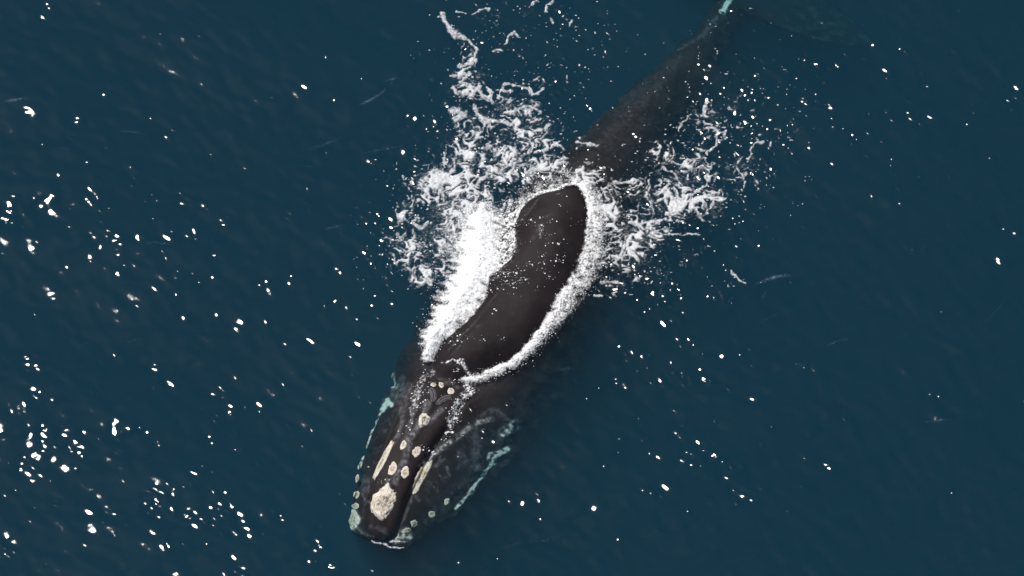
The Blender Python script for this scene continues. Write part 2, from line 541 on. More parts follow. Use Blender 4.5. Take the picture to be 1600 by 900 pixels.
whale = mesh_obj("right_whale", flat, T, M_SKIN, attrs={"pale": pale})
whale["label"] = "black right whale with cream callosities swimming just under the surface, its back awash in foam"
whale["category"] = "whale"
bvh = BVHTree.FromPolygons([tuple(v) for v in flat], [tuple(int(i) for i in f) for f in T])


def on_whale(px, py):
    d = ray(px, py); d = d / np.linalg.norm(d)
    h = bvh.ray_cast(Vector(CO), Vector(d))
    return (np.array(h[0]), np.array(h[1])) if h[0] is not None else (None, None)


# callosities: lumpy raised patches of roughened skin
def callosity(pts, height, seed, rough=1.0, label=None):
    P = smooth_poly(pts, 2)
    P = np.array(P)
    c = P.mean(0)
    n = len(P)
    nr = 14 if height > .03 else 9
    ks = np.linspace(1, 0, nr, endpoint=False)
    Vx, pit = [], []
    rs = np.random.RandomState(seed)
    wob = 1 + 0.05 * rs.randn(n)
    for k in list(ks) + [0]:
        q = c + (P - c) * (k * wob)[:, None] if k > 0 else c[None]
        for a in q:
            p, nn = on_whale(*a)
            if p is None:
                p, nn = on_whale(*(c + (a - c) * .6)) if k > 0 else (None, None)
                if p is None:
                    p, nn = p2w(a[0], a[1], -0.3), np.array((0, 0, 1.0))
            if nn[2] < 0:
                nn = -nn
            up = nn * .5 + np.array((0, 0, .5)); up /= np.linalg.norm(up)
            f = 1 - k ** 5
            lump = float(fbm(np.array(p[0] * 9.0), np.array(p[1] * 9.0), seed, 3))
            fine = float(perlin(np.array(p[0] * 26.0), np.array(p[1] * 26.0), seed + 3))
            cell = float(perlin(np.array(p[0] * 11.0 + 3), np.array(p[1] * 11.0), seed + 8))
            Vx.append(p + up * (-.01 + f * height * (1 + rough * (.8 * lump + .6 * fine))))
            pt = max(0, 1 - abs(cell) / .11) * (1.0 if abs(fine) > .06 else .2) * rough
            if n < 60:
                pt = max(pt, .75 * math.exp(-((k - .28) / .16) ** 2) * (1 if fine > -.1 else .2))
            pit.append(min(1, pt + max(0, (k - .9) * 4)))
    Vx = np.array(Vx)
    F1 = grid_faces(nr, n, True)
    jj = np.arange(n)
    last = (nr - 1) * n
    F2 = np.stack([last + jj, last + (jj + 1) % n, np.full(n, nr * n)], -1)
    Tt = np.vstack([F1[:, [0, 1, 2]], F1[:, [0, 2, 3]], F2])
    o = mesh_obj("callosity", Vx, Tt, M_CALL, parent=whale, attrs={"pit": np.array(pit)})
    if label:
        o["label"] = label
    return o


def oval(x, y, rx, ry, rot=0, k=9, seed=0):
    rs = np.random.RandomState(seed + 40)
    r = math.radians(rot)
    out = []
    for i in range(k):
        a = 2 * math.pi * i / k
        q = 1.32 * (1 + .12 * rs.randn())
        ex, ey = rx * q * math.cos(a), ry * q * math.sin(a)
        out.append((x + ex * math.cos(r) - ey * math.sin(r), y + ex * math.sin(r) + ey * math.cos(r)))
    return out


callosity([(604, 754), (613, 762), (620, 770), (619, 784), (612, 800), (603, 811), (596, 815), (584, 806), (577, 797), (577, 788),
           (583, 772), (592, 766)], 0.055, 1, label="large cream bonnet callosity at the tip of the upper jaw")
callosity([(655, 647), (664, 643), (676, 654), (670, 662), (655, 672), (653, 660)], 0.045, 2, label="cream callosity in front of the blowholes")
callosity([(617, 684), (613, 700), (603, 722), (591, 742), (582, 753), (580, 748), (589, 727), (602, 702), (611, 688)], 0.035, 3, .5)
callosity([(677, 715), (676, 727), (668, 743), (658, 760), (650, 774), (642, 772), (645, 755), (654, 735), (665, 721)], 0.035, 4, .5)
for i, (x, y, a, b, r) in enumerate([(613, 733, 6, 9, 22), (633, 738, 6, 9, 15), (630.5, 695, 4, 6.5, 22), (650.5, 706.5, 5.5, 7.5, 20),
                                     (689, 601.5, 4, 4, 0), (704, 611, 5.5, 5, 0), (677, 601, 4, 3, 0)]):
    callosity(oval(x, y, a, b, r, seed=i), 0.020, 10 + i, .55)
for i, (x, y, a, b, r) in enumerate([(698, 784, 4, 5, 30), (675, 803, 5, 5, 0), (647, 818, 5, 5.5, 0), (636, 829, 7, 4, -30), (621, 843, 8, 5, -20),
                                     (557.5, 773, 4, 6, 10), (555, 791, 5, 5, 0), (552, 811, 7, 11, 10), (563, 727, 2.5, 6, 20), (558, 748, 2.5, 5, 10)]):
    callosity(oval(x, y, a, b, r, seed=20 + i), 0.020, 30 + i, .55)


# blowholes: two raised curved lips with a slit between
def slit(name, pts, width, height, mat, attr):
    P = smooth_poly(pts, 2, closed=False)
    W3 = []
    for a in P:
        p, nn = on_whale(*a)
        W3.append(p)
    W3 = np.array(W3)
    tg = np.gradient(W3, axis=0); tg /= np.linalg.norm(tg, axis=1)[:, None]
    sd_ = np.cross(tg, (0, 0, 1.0)); sd_ /= np.linalg.norm(sd_, axis=1)[:, None]
    n = len(W3)
    prof_ = [(-1.2, -.02), (-.7, .6), (-.25, 1.0), (0, .2), (.25, 1.0), (.7, .6), (1.2, -.02)]
    taper = np.sin(np.linspace(0.12, 1, n) * math.pi * .97) ** .5
    V_, pa = [], []
    for i in range(n):
        for (a, h) in prof_:
            V_.append(W3[i] + sd_[i] * a * width * taper[i] + np.array((0, 0, h * height * taper[i] + .004)))
            pa.append(attr if abs(a) > .1 else 0)
    return mesh_obj(name, np.array(V_), grid_faces(n, len(prof_)), mat, parent=whale, attrs={"pale": np.array(pa)})


slit("blowhole", [(671, 608), (676, 612), (678, 620), (675.5, 629)], .055, .045, M_SKIN, .45)
slit("blowhole", [(705, 621), (696, 622), (688, 626), (682, 633)], .055, .045, M_SKIN, .45)

# ------------------------------------------------------------------ the sea
DX = 0.02
X0, X1, Y0, Y1 = -11.5, 11.5, -8.0, 8.6
nx = int((X1 - X0) / DX) + 1; ny = int((Y1 - Y0) / DX) + 1
gx = X0 + DX * np.arange(nx); gy = Y0 + DX * np.arange(ny)
GX, GY = np.meshgrid(gx, gy)


def band(l0, l1, ang, spread, seed):
    """random waves of wavelength l0..l1 m running along ang, normalised to a slope of 1 rms"""
    rs = np.random.RandomState(seed)
    kx = np.fft.fftfreq(nx, DX)[None, :]; ky = np.fft.fftfreq(ny, DX)[:, None]
    k = np.hypot(kx, ky) + 1e-9
    lk = np.log(k); a, b = math.log(1 / l1), math.log(1 / l0)
    H = np.exp(-((lk - (a + b) / 2) / ((b - a) / 2)) ** 2) / k ** 2
    c = np.cos(np.arctan2(ky, kx) - ang)
    H = H * (np.abs(c) ** spread)
    h = np.real(np.fft.ifft2(np.fft.fft2(rs.randn(ny, nx)) * H))
    gy_, gx_ = np.gradient(h, DX)
    return h / math.sqrt((gx_ ** 2 + gy_ ** 2).mean() / 2)


GLINTS = [(45, 567, 15), (52, 617, 12), (30, 640, 10), (70, 680, 18), (92, 687, 15), (120, 702, 12), (45, 720, 14), (52, 742, 12),
          (85, 785, 7), (145, 800, 7), (170, 800, 8), (10, 862, 14), (185, 668, 12), (182, 707, 8), (248, 784, 18), (268, 802, 14),
          (292, 806, 14), (312, 806, 10), (236, 836, 9), (258, 855, 8), (340, 798, 16), (375, 826, 16), (365, 885, 14), (243, 577, 13),
          (265, 596, 8), (345, 610, 8), (362, 638, 10), (405, 632, 5), (440, 600, 5), (500, 856, 9), (514, 890, 10), (485, 876, 6),
          (300, 735, 6), (15, 322, 12), (15, 340, 12), (80, 318, 12), (145, 300, 8), (142, 318, 8), (165, 370, 17), (182, 374, 14),
          (195, 418, 10), (220, 376, 8), (260, 372, 10), (300, 366, 8), (290, 315, 9), (320, 322, 7), (350, 345, 10), (275, 430, 7),
          (68, 26, 9), (72, 12, 6), (245, 455, 5), (290, 495, 5), (415, 450, 8), (375, 508, 8), (485, 530, 5), (528, 420, 8),
          (560, 256, 7), (585, 252, 6), (640, 182, 7), (508, 92, 5), (475, 138, 4), (560, 535, 6), (120, 188, 6), (262, 209, 6),
          (1270, 95, 10), (1303, 105, 8), (1358, 70, 5), (1385, 116, 5), (1430, 187, 14), (1450, 186, 8), (1290, 165, 8),
          (1258, 160, 8), (1580, 152, 9), (1585, 137, 6), (1385, 175, 8), (1353, 207, 5), (1595, 477, 5), (1562, 410, 7),
          (1441, 390, 6), (1420, 391, 4), (1200, 262, 6), (1000, 557, 10), (977, 600, 8), (986, 557, 7), (1062, 594, 15), (1038, 592, 7),
          (1078, 537, 9), (1060, 534, 6), (1100, 590, 7), (1127, 552, 8), (1270, 576, 7), (1175, 623, 5), (1066, 677, 9), (1092, 690, 9),
          (1080, 717, 12), (1115, 712, 10), (1148, 728, 8), (1130, 747, 9), (1153, 776, 11), (1172, 782, 6), (1038, 771, 8), (1002, 766, 5),
          (1027, 717, 5), (1006, 687, 5), (804, 781, 8), (843, 777, 7), (803, 845, 5), (928, 794, 4), (1460, 620, 5), (1290, 726, 4),
          (1037, 506, 6), (1018, 460, 12), (1008, 440, 12), (965, 455, 12), (1120, 460, 8), (1590, 140, 6), (1150, 60, 5), (880, 30, 12)]
WAVE = (0.020 * band(2.5, 7.0, math.radians(70), 2, 1) + 0.020 * band(0.7, 2.0, math.radians(95), 2, 2)
        + 0.026 * band(0.35, 0.7, math.radians(60), 1, 3) + 0.025 * band(0.18, 0.40, math.radians(75), 1, 4))
PXg, PYg = w2p(np.stack([GX, GY, 0 * GX], -1))
whale_axis = [(590, 850), (690, 606), (815, 420), (893, 292), (1012, 150)]
near = 1 - sstep(0.7, 1.6, seg_dist(PXg, PYg, whale_axis, [70, 130, 120, 100, 70]))
FOAMZ = 1 - sstep(0.5, 1.2, np.minimum(np.hypot((PXg - 720) / 150, (PYg - 290) / 170), np.hypot((PXg - 1050) / 150, (PYg - 310) / 170)))
WAVE = WAVE * (1 - 0.72 * near) + FOAMZ * (0.035 * band(0.16, 0.4, 1.0, 0, 6) + 0.03 * band(.5, 1.2, 0.5, 0, 8)) * (1 - .6 * near)
# steep little wavelets, gathered in gusts: their sunward faces glint
gyv, gxv = np.gradient(WAVE, DX)
rsg = np.random.RandomState(5)
FAC = []
for (x, y, r) in GLINTS:
    for i in range(max(1, int(round((r / 2.8) ** 1.65)))):
        q = .10 + .9 * rsg.rand()
        FAC.append((x + rsg.randn() * r * .55, y + rsg.randn() * r * .5, (.022 + .024 * rsg.rand() ** 2) * (1 + r / 80) * (1.4 if i == 0 else 1)))
for (x, y, sx, sy, n) in [(1180, 160, 70, 60, 70), (1140, 130, 40, 40, 40), (890, 50, 50, 40, 36), (650, 420, 40, 50, 60), (600, 370, 28, 32, 90), (640, 330, 40, 40, 60), (1050, 330, 80, 70, 130), (700, 200, 40, 50, 50),
                          (740, 240, 60, 60, 60), (970, 440, 40, 22, 30), (960, 230, 50, 50, 40), (800, 300, 50, 30, 60), (1010, 390, 40, 40, 70), (1090, 230, 60, 60, 60), (840, 200, 50, 40, 50), (700, 610, 40, 30, 30),
                          (250, 740, 210, 100, 110), (180, 360, 150, 60, 60), (1100, 700, 110, 80, 36), (1050, 580, 70, 40, 24), (1400, 170, 140, 80, 90), (1050, 470, 60, 40, 40), (800, 450, 700, 400, 150), (870, 130, 60, 40, 30),
                          (770, 150, 60, 60, 40), (1200, 260, 60, 50, 30), (780, 30, 70, 30, 20), (640, 690, 30, 40, 14), (720, 640, 30, 30, 16), (1180, 30, 60, 20, 14), (930, 300, 14, 30, 30), (870, 270, 40, 10, 60)]:
    for i in range(n):
        FAC.append((x + rsg.randn() * sx, y + rsg.randn() * sy, .018 + .016 * rsg.rand() ** 2))
DONE = []
for (x, y, r) in FAC:
    c = p2w(x, y)
    i0 = int(round((c[0] - X0) / DX)); j0 = int(round((c[1] - Y0) / DX)); m_ = int(7.0 * r / DX) + 2
    if not (m_ < i0 < nx - m_ - 1 and m_ < j0 < ny - m_ - 1):
        continue
    c = np.array((gx[i0], gy[j0], 0.0))
    if any(((c[0] - q[0]) / 1.5) ** 2 + (c[1] - q[1]) ** 2 < (.85 * (r + q[2])) ** 2 for q in DONE):
        continue
    DONE.append((c[0], c[1], r))
    g0 = np.array(((WAVE[j0, i0 + 1] - WAVE[j0, i0 - 1]), (WAVE[j0 + 1, i0] - WAVE[j0 - 1, i0]))) / (2 * DX)
    v = CO - c; v /= np.linalg.norm(v)
    h = v + SUN; F = (-h[:2] / h[2] * (1 + .05 * rsg.randn()) - g0) * (1 + .30 * math.exp(-((r - .016) / .010) ** 2))
    sl = (slice(j0 - m_, j0 + m_ + 1), slice(i0 - m_, i0 + m_ + 1))
    dx, dy = GX[sl] - c[0], GY[sl] - c[1]
    an = -0.35 + .4 * rsg.randn(); ex, ey = dx * math.cos(an) + dy * math.sin(an), dy * math.cos(an) - dx * math.sin(an)
    WAVE[sl] += (F[0] * dx + F[1] * dy) * np.exp(-(ex * ex / (2 * (2.0 * r) ** 2) + ey * ey / (2 * (1.05 * r) ** 2)))
edge = np.minimum(np.minimum(GX - X0, X1 - GX), np.minimum(GY - Y0, Y1 - GY))
WAVE *= sstep(0, 0.8, edge)


def H(x, y):
    fx = np.clip((x - X0) / DX, 0, nx - 1.001); fy = np.clip((y - Y0) / DX, 0, ny - 1.001)
    ix = fx.astype(int); iy = fy.astype(int); u = fx - ix; v = fy - iy
    return ((WAVE[iy, ix] * (1 - u) + WAVE[iy, ix + 1] * u) * (1 - v) + (WAVE[iy + 1, ix] * (1 - u) + WAVE[iy + 1, ix + 1] * u) * v)


GF = grid_faces(ny, nx)
Vs = np.stack([GX, GY, WAVE], -1).reshape(-1, 3)
# the sheet runs on to the horizon, with walls and a floor that close the water body
BIG, DEEP = 2500.0, -60.0
per = np.r_[np.arange(nx), np.arange(1, ny) * nx + nx - 1, (ny - 1) * nx + np.arange(nx - 2, -1, -1), np.arange(ny - 2, 0, -1) * nx]
pc = Vs[per][:, :2]
sc_ = BIG / np.maximum(np.abs(pc[:, 0]), np.abs(pc[:, 1]))
oc = pc * sc_[:, None]
n0 = len(Vs); npv = len(per)
Vs = np.vstack([Vs, np.c_[oc, np.zeros(npv)], np.c_[oc, np.full(npv, DEEP)], [[0, 0, DEEP]]])
jp = np.arange(npv); jq = (jp + 1) % npv
O1 = n0 + jp; O1q = n0 + jq; O2 = n0 + npv + jp; O2q = n0 + npv + jq
Fr = np.stack([per[jq], per[jp], O1, O1q], -1)
Fw = np.stack([O1q, O1, O2, O2q], -1)
Ff = np.stack([O2q, O2, np.full(npv, len(Vs) - 1)], -1)
Tsea = np.vstack([GF[:, [0, 1, 2]], GF[:, [0, 2, 3]], Fr[:, [0, 1, 2]], Fr[:, [0, 2, 3]], Fw[:, [0, 1, 2]], Fw[:, [0, 2, 3]], Ff])
sea = mesh_obj("sea", Vs, Tsea, M_WATER)
sea["kind"] = "structure"

# ------------------------------------------------------------------ foam
DF = 0.016
c00 = p2w(545, 600); c11 = p2w(1290, -40)
fx = np.arange(c00[0], c11[0], DF); fy = np.arange(p2w(600, 866)[1], c11[1], DF)
FX, FY = np.meshgrid(fx, fy)
QX, QY = w2p(np.stack([FX, FY, 0 * FX], -1))
# water turned over by the body: warp everything a little so strands curl
wx1 = fbm(FX * 1.6, FY * 1.6, 41, 3); wy1 = fbm(FX * 1.6, FY * 1.6, 47, 3)
UX = FX + 0.30 * wx1; UY = FY + 0.30 * wy1
SXp = QX + 7 * fbm(FX * 2.2, FY * 2.2, 51, 2) + 3.5 * fbm(FX * 8, FY * 8, 53, 3); SYp = QY + 7 * fbm(FX * 2.2, FY * 2.2, 57, 2) + 3.5 * fbm(FX * 8, FY * 8, 59, 3)

BLOBS = [(748, 198, 42, 38, .62), (725, 240, 40, 34, .72), (680, 290, 42, 40, .72), (725, 305, 60, 60, .78), (640, 335, 32, 30, .62),
         (640, 392, 36, 38, .74), (662, 430, 26, 24, .80), (600, 372, 24, 20, .42), (700, 372, 42, 50, .70), (785, 250, 56, 46, .74),
         (800, 180, 62, 38, .60), (832, 222, 52, 46, .70), (732, 130, 28, 34, .68), (772, 148, 36, 18, .62), (852, 262, 44, 26, .85),
         (735, 88, 20, 28, .56), (840, 130, 50, 30, .40), (790, 25, 70, 34, .30), (900, 70, 60, 60, .26), (915, 275, 30, 20, .8),
         (1002, 362, 44, 36, .80), (976, 396, 36, 36, .78), (1050, 312, 44, 44, .74), (1082, 262, 46, 44, .66), (1036, 250, 46, 36, .58),
         (1102, 312, 36, 36, .68), (1110, 196, 56, 46, .52), (1155, 268, 40, 40, .54), (1190, 214, 60, 36, .40), (1015, 432, 56, 26, .40),
         (952, 330, 26, 56, .78), (1000, 300, 38, 28, .60), (1115, 130, 60, 60, .28), (960, 445, 26, 16, .56), (1160, 442, 26, 22, .34),
         (905, 215, 22, 14, .5), (1040, 200, 40, 24, .34), (880, 190, 36, 30, .30), (620, 440, 30, 20, .22), (590, 420, 26, 26, .16), (780, 60, 70, 50, .34), (860, 110, 60, 50, .32), (1150, 190, 90, 90, .34), (1060, 400, 60, 40, .34)]
E = np.zeros_like(FX)
for (x, y, a, b, v) in BLOBS:
    E = np.maximum(E, v * np.exp(-(((QX - x) / a) ** 2 + ((QY - y) / b) ** 2) * .55))
STR = [([(692, 22), (694, 32), (704, 46), (714, 56), (726, 58)], 5.0), ([(728, 58), (738, 68), (746, 76), (743, 92), (736, 100), (718, 103)], 2.8),
       ([(706, 120), (722, 116), (736, 118), (720, 128), (735, 138), (748, 138)], 3.0), ([(708, 140), (716, 150), (732, 148), (744, 140), (752, 150), (768, 160)], 3.8),
       ([(788, 66), (792, 56), (802, 52), (810, 58)], 2.2), ([(772, 82), (784, 78)], 3.0), ([(740, 22), (752, 18), (764, 16)], 1.8), ([(712, 16), (728, 22)], 1.6),
       ([(788, 136), (792, 130), (806, 134), (826, 138), (834, 148), (842, 148), (852, 140)], 2.5), ([(785, 140), (800, 144)], 3.2),
       ([(832, 8), (834, 2), (840, -2)], 2.2), ([(856, 22), (856, 8), (868, 2)], 2.2), ([(860, 32), (862, 36)], 2.6), ([(888, 42), (892, 34)], 2.2),
       ([(706, 172), (716, 170), (724, 180), (712, 184)], 7.0), ([(740, 170), (744, 184), (756, 192), (780, 190), (800, 194)], 4.2),
       ([(795, 178), (812, 172), (830, 168), (842, 174)], 3.0), ([(830, 190), (842, 186)], 3.0), ([(692, 305), (688, 290), (696, 275), (706, 262)], 5.0),
       ([(718, 300), (742, 290), (756, 276), (766, 262)], 3.6), ([(694, 362), (712, 366), (730, 366)], 1.6), ([(780, 268), (796, 258), (812, 250)], 3.0),
       ([(820, 268), (838, 266), (848, 258)], 4.0), ([(648, 352), (660, 358), (668, 345)], 3.5), ([(1046, 250), (1068, 256), (1088, 246), (1106, 244)], 2.0),
       ([(1106, 236), (1118, 224), (1124, 206), (1134, 202), (1132, 214)], 2.2), ([(1124, 206), (1120, 204)], 3.0), ([(1036, 262), (1050, 268), (1060, 280), (1068, 290)], 2.0),
       ([(1170, 248), (1172, 234), (1180, 226), (1192, 224)], 1.9), ([(1088, 230), (1092, 232), (1102, 234)], 2.0), ([(1078, 328), (1082, 300), (1100, 292)], 2.2),
       ([(1060, 205), (1078, 178)], 1.7), ([(1104, 170), (1106, 160), (1098, 178)], 2.6), ([(1150, 262), (1158, 276), (1162, 292)], 1.7),
       ([(1016, 290), (1010, 304), (1018, 322)], 2.2), ([(960, 285), (976, 283), (990, 285)], 3.2), ([(902, 222), (916, 226), (930, 226)], 2.8),
       ([(985, 345), (1000, 350), (1016, 346), (1030, 350)], 3.4), ([(930, 462), (945, 464)], 2.6), ([(940, 444), (965, 442)], 2.6),
       ([(1024, 368), (1044, 366), (1070, 366), (1090, 370)], 2.0), ([(582, 846), (592, 850), (606, 853), (628, 855)], 1.8), ([(606, 848), (622, 844), (634, 846)], 1.0), ([(1142, 424), (1156, 440), (1168, 444)], 2.0), ([(1084, 318), (1106, 308), (1120, 300)], 2.2)]
ST_ = np.zeros_like(FX)
for pts, wd in STR:
    d = seg_dist(SXp, SYp, pts) / wd
    ST_ = np.maximum(ST_, 1 - sstep(.45, 1.25, d))
lump = fbm(UX * 3.4, UY * 3.4, 77, 4)
fine = fbm(FX * 14, FY * 14, 85, 3)


def cells(x, y, seed):
    """distance to the nearest wall of a random cell pattern (cell size 1)"""
    xi = np.floor(x).astype(np.int64); yi = np.floor(y).astype(np.int64)
    f1 = np.full(x.shape, 9.0); f2 = np.full(x.shape, 9.0)
    for i in (-1, 0, 1):
        for j in (-1, 0, 1):
            h = _perm[(_perm[(xi + i + seed * 131) & 4095] + (yi + j) * 17 + seed) & 4095]
            px_ = xi + i + (h % 64) / 64.0; py_ = yi + j + (h // 64) / 64.0
            d = np.hypot(x - px_, y - py_)
            f2 = np.where(d < f1, f1, np.minimum(f2, d)); f1 = np.minimum(f1, d)
    return f2 - f1


# eddies: carry the coordinates back through a swirling flow, so that foam is drawn out into curls
AXp, AYp = UX.copy(), UY.copy()
def psi(x, y):
    return .34 * perlin(x * 1.5, y * 1.5, 151) + .17 * perlin(x * 3.3, y * 3.3, 157)
for _ in range(9):
    p0 = psi(AXp, AYp); e_ = .01
    u_ = (psi(AXp, AYp + e_) - p0) / e_; v_ = -(psi(AXp + e_, AYp) - p0) / e_
    AXp = AXp - .013 * u_; AYp = AYp - .013 * v_
brk = fbm(FX * 2.6, FY * 2.6, 131, 4); brk2 = fbm(AXp * 6.0, AYp * 6.6, 137, 2); brk3 = fbm(FX * 1.7, FY * 1.7, 141, 3)
c1 = cells(AXp * 2.9, AYp * 3.1, 3); c2 = cells(AXp * 6.0, AYp * 6.4, 5)
rid = 1 - np.abs(fbm(AXp * 3.6, AYp * 4.0, 171, 2)) * 4.4
ero = .45 * fbm(FX * 22, FY * 22, 175, 3) + .25 * fine


def lace_layer(c, wd, gate):
    w_ = wd * np.clip(1.0 + 1.3 * brk2 + .4 * fine, .2, 2.4)
    return (1 - sstep(.3, 1.3, c / w_)) * sstep(0.0, .28, gate)


l1 = lace_layer(c1, .14 + .07 * E, E - .42 - .45 * brk - .35 * brk2)
l2 = lace_layer(c2, .17 + .10 * E, E - .60 - .60 * brk3 + .5 * brk2)
l3 = sstep(.45, .95, rid) * sstep(0, .3, E - .62 + .9 * brk3)
mass = sstep(.0, .30, brk * .4 + 1.0 * brk2 + 1.0 * E - 1.06)
dens = np.maximum(np.maximum(l1, l2), np.maximum(.8 * l3, mass)) * sstep(.06, .2, E)
kb = np.array([.16, .68, .16])
for ax_ in (0, 1):
    dens = np.apply_along_axis(lambda r: np.convolve(r, kb, 'same'), ax_, dens)
dens = np.where(dens > .02, dens * 1.22 + 1.3 * ero * (.35 + .3 * (1 - dens)) + .1 * lump, 0)
wash = .22 * sstep(.30, .75, E + .45 * brk + .2 * brk2) * (.45 + .75 * (1 - sstep(.1, .5, cells(AXp * 9 + .3 * brk2, AYp * 9, 9)))) * (1 + .9 * fine + .9 * ero)
dens = np.maximum(dens * (.86 + .25 * brk2), np.clip(wash, 0, 1))
# loose flecks scattered round the lace
fk = perlin(FX * 16, FY * 20, 81) + .45 * perlin(FX * 5, FY * 5, 83)
fl_ = sstep(.0, .16, fk - (.88 - .62 * np.minimum(E, .6))) * (E > .03)
dens = np.clip(np.maximum(np.maximum(dens, ST_ * (0.72 + .4 * fine + .5 * ero)), fl_ * .9), 0, 1)
# a soft veil of drowned bubbles inside the churned patch
veil = 0.50 * np.exp(-(((QX - 715) / 50) ** 2 + ((QY - 365) / 75) ** 2)) + .30 * np.exp(-(((QX - 985) / 45) ** 2 + ((QY - 380) / 45) ** 2))
dens = np.maximum(dens, veil * (.8 + .9 * lump + .5 * fine))
# keep the emerged back clean
sdb = poly_sd(QX, QY, BACK)
dens *= 1 - sstep(-2, 3, sdb)


def whale_top(xs, ys):
    out = np.full(len(xs), -9.0)
    dn = Vector((0, 0, -1))
    for i in range(len(xs)):
        h = bvh.ray_cast(Vector((xs[i], ys[i], 5.0)), dn)
        if h[0] is not None:
            out[i] = h[0].z
    return out


def sheet(name, D, height, mat, thr, base_off=0.006):
    keep = D > thr
    kc = keep[:-1, :-1] | keep[1:, :-1] | keep[:-1, 1:] | keep[1:, 1:]
    ii, jj = np.nonzero(kc)
    c = FX.shape[1]
    q = np.stack([ii * c + jj, ii * c + jj + 1, (ii + 1) * c + jj + 1, (ii + 1) * c + jj], -1)
    used, inv = np.unique(q, return_inverse=True)
    q = inv.reshape(-1, 4)
    x = FX.ravel()[used]; y = FY.ravel()[used]
    z = H(x, y) + base_off
    nearw = seg_dist(QX.ravel()[used], QY.ravel()[used], whale_axis, [60, 110, 110, 90, 50]) < 1.3
    zt = np.full(len(x), -9.0)
    zt[nearw] = whale_top(x[nearw], y[nearw])
    z = np.maximum(z, np.where(zt > -.2, zt + .012, -9)) + height.ravel()[used]
    o = mesh_obj(name, np.c_[x, y, z], q, mat, attrs={"foam_cover": D.ravel()[used]})
    o["kind"] = "stuff"
    return o


foam = sheet("sea_foam", dens, 0.018 * dens ** 1.3 * (1 + .6 * fine) + .008 * np.maximum(lump, 0) * dens, M_FOAM, 0.04)
foam["label"] = "lacy white foam strands drifting on the water either side of the whale"

# faint old bubble lines lying on the swell
rs2 = np.random.RandomState(23)
SV, SF, SDn = [], [], []
LINES = [([(556, 166), (575, 160), (592, 150), (606, 138)], 3.2, .30), ([(598, 130), (624, 122)], 2.5, .22), ([(1172, 448), (1192, 438), (1220, 430), (1250, 430)], 4, .26),
         ([(1190, 470), (1196, 452)], 4, .2), ([(0, 160), (22, 158), (44, 154)], 3.5, .26), ([(545, 210), (515, 222), (480, 235)], 3, .18), ([(1290, 540), (1310, 532), (1330, 528)], 3, .24),
         ([(560, 240), (600, 232), (640, 226)], 3, .2), ([(505, 360), (540, 352)], 3, .18), ([(620, 268), (600, 285)], 3, .2), ([(1020, 480), (1040, 440), (1050, 400)], 4, .2),
         ([(1236, 570), (1260, 567)], 3, .2), ([(180, 205), (215, 206), (232, 212)], 3, .2), ([(1440, 660), (1490, 655)], 3, .2), ([(330, 640), (350, 660)], 3, .16)]
for i in range(26):
    x0, y0 = rs2.rand() * 1600, rs2.rand() * 900; a = -.35 + .5 * rs2.randn(); l_ = 20 + 60 * rs2.rand()
    LINES.append(([(x0, y0), (x0 + l_ * .5 * math.cos(a), y0 + l_ * .5 * math.sin(a) + 3 * rs2.randn()), (x0 + l_ * math.cos(a), y0 + l_ * math.sin(a))], 2 + 2 * rs2.rand(), .08 + .10 * rs2.rand()))
for pts, wd, dn in LINES:
    q = np.array(smooth_poly(pts, 3, closed=False)); Lq = np.r_[0, np.cumsum(np.hypot(*np.diff(q, axis=0).T))]
    n_ = max(8, int(Lq[-1] / 1.5)); sq = np.linspace(0, Lq[-1], n_)
    qx = np.interp(sq, Lq, q[:, 0]); qy = np.interp(sq, Lq, q[:, 1])
    tx_, ty_ = np.gradient(qx), np.gradient(qy); ln = np.hypot(tx_, ty_) + 1e-9
    ac = np.linspace(-1, 1, 9)
    mx_ = qx[:, None] - (ty_ / ln)[:, None] * ac * wd; my_ = qy[:, None] + (tx_ / ln)[:, None] * ac * wd
    Wp = p2w(mx_, my_)
    de = dn * (1 - ac ** 2)[None] * (np.sin(np.linspace(0, math.pi, n_)) ** .6)[:, None] * np.clip(1 + 1.0 * fbm(Wp[..., 0] * 5, Wp[..., 1] * 5, 201, 3), 0, 2)
    SF.append(grid_faces(n_, 9) + sum(len(v) for v in SV))
    SV.append(np.stack([Wp[..., 0], Wp[..., 1], H(Wp[..., 0], Wp[..., 1]) + .008], -1).reshape(-1, 3)); SDn.append(de.ravel())
streak = mesh_obj("foam_streak", np.vstack(SV), np.vstack(SF), foam_material("thin_bubbles", 40.0, (0.30, 0.44, 0.66, 1), 0.5, 0.1, 1.2), attrs={"foam_cover": np.concatenate(SDn)})
streak["kind"] = "stuff"; streak["label"] = "faint pale bubble lines lying on the open water"

# churned white water thrown up along both flanks and the rear rim
LEFT = ([(670, 556), (678, 530), (702, 496), (728, 462), (744, 420), (750, 385), (752, 350), (757, 324)], [8, 16, 24, 31, 38, 38, 28, 7])
RIGHT = ([(912, 292), (928, 318), (931, 350), (928, 390), (916, 425), (896, 455), (872, 488), (848, 522), (818, 556), (785, 578), (742, 592), (722, 594)],
         [12, 17, 20, 22, 22, 20, 17, 14, 12, 10, 9, 6])
TOP = ([(805, 345), (812, 328), (836, 306), (852, 300), (870, 298), (884, 290), (898, 287), (912, 292)], [5, 6, 7, 7, 7, 6, 6, 8])
g4 = fbm(FX * 7, FY * 7, 91, 4); g5 = .9 * fbm(FX * 17 + .8 * g4, FY * 17, 95, 3)
g6 = fbm(FX * 30, FY * 30, 97, 2)
dl = seg_dist(SXp, SYp, *LEFT); dr = seg_dist(SXp, SYp, *RIGHT); dt = seg_dist(QX, QY, TOP[0])
stk = fbm((FX * .35 + FY * .94) * 9, (FX * .94 - FY * .35) * 2.2, 99, 3)          # run-off streaks drawn outward
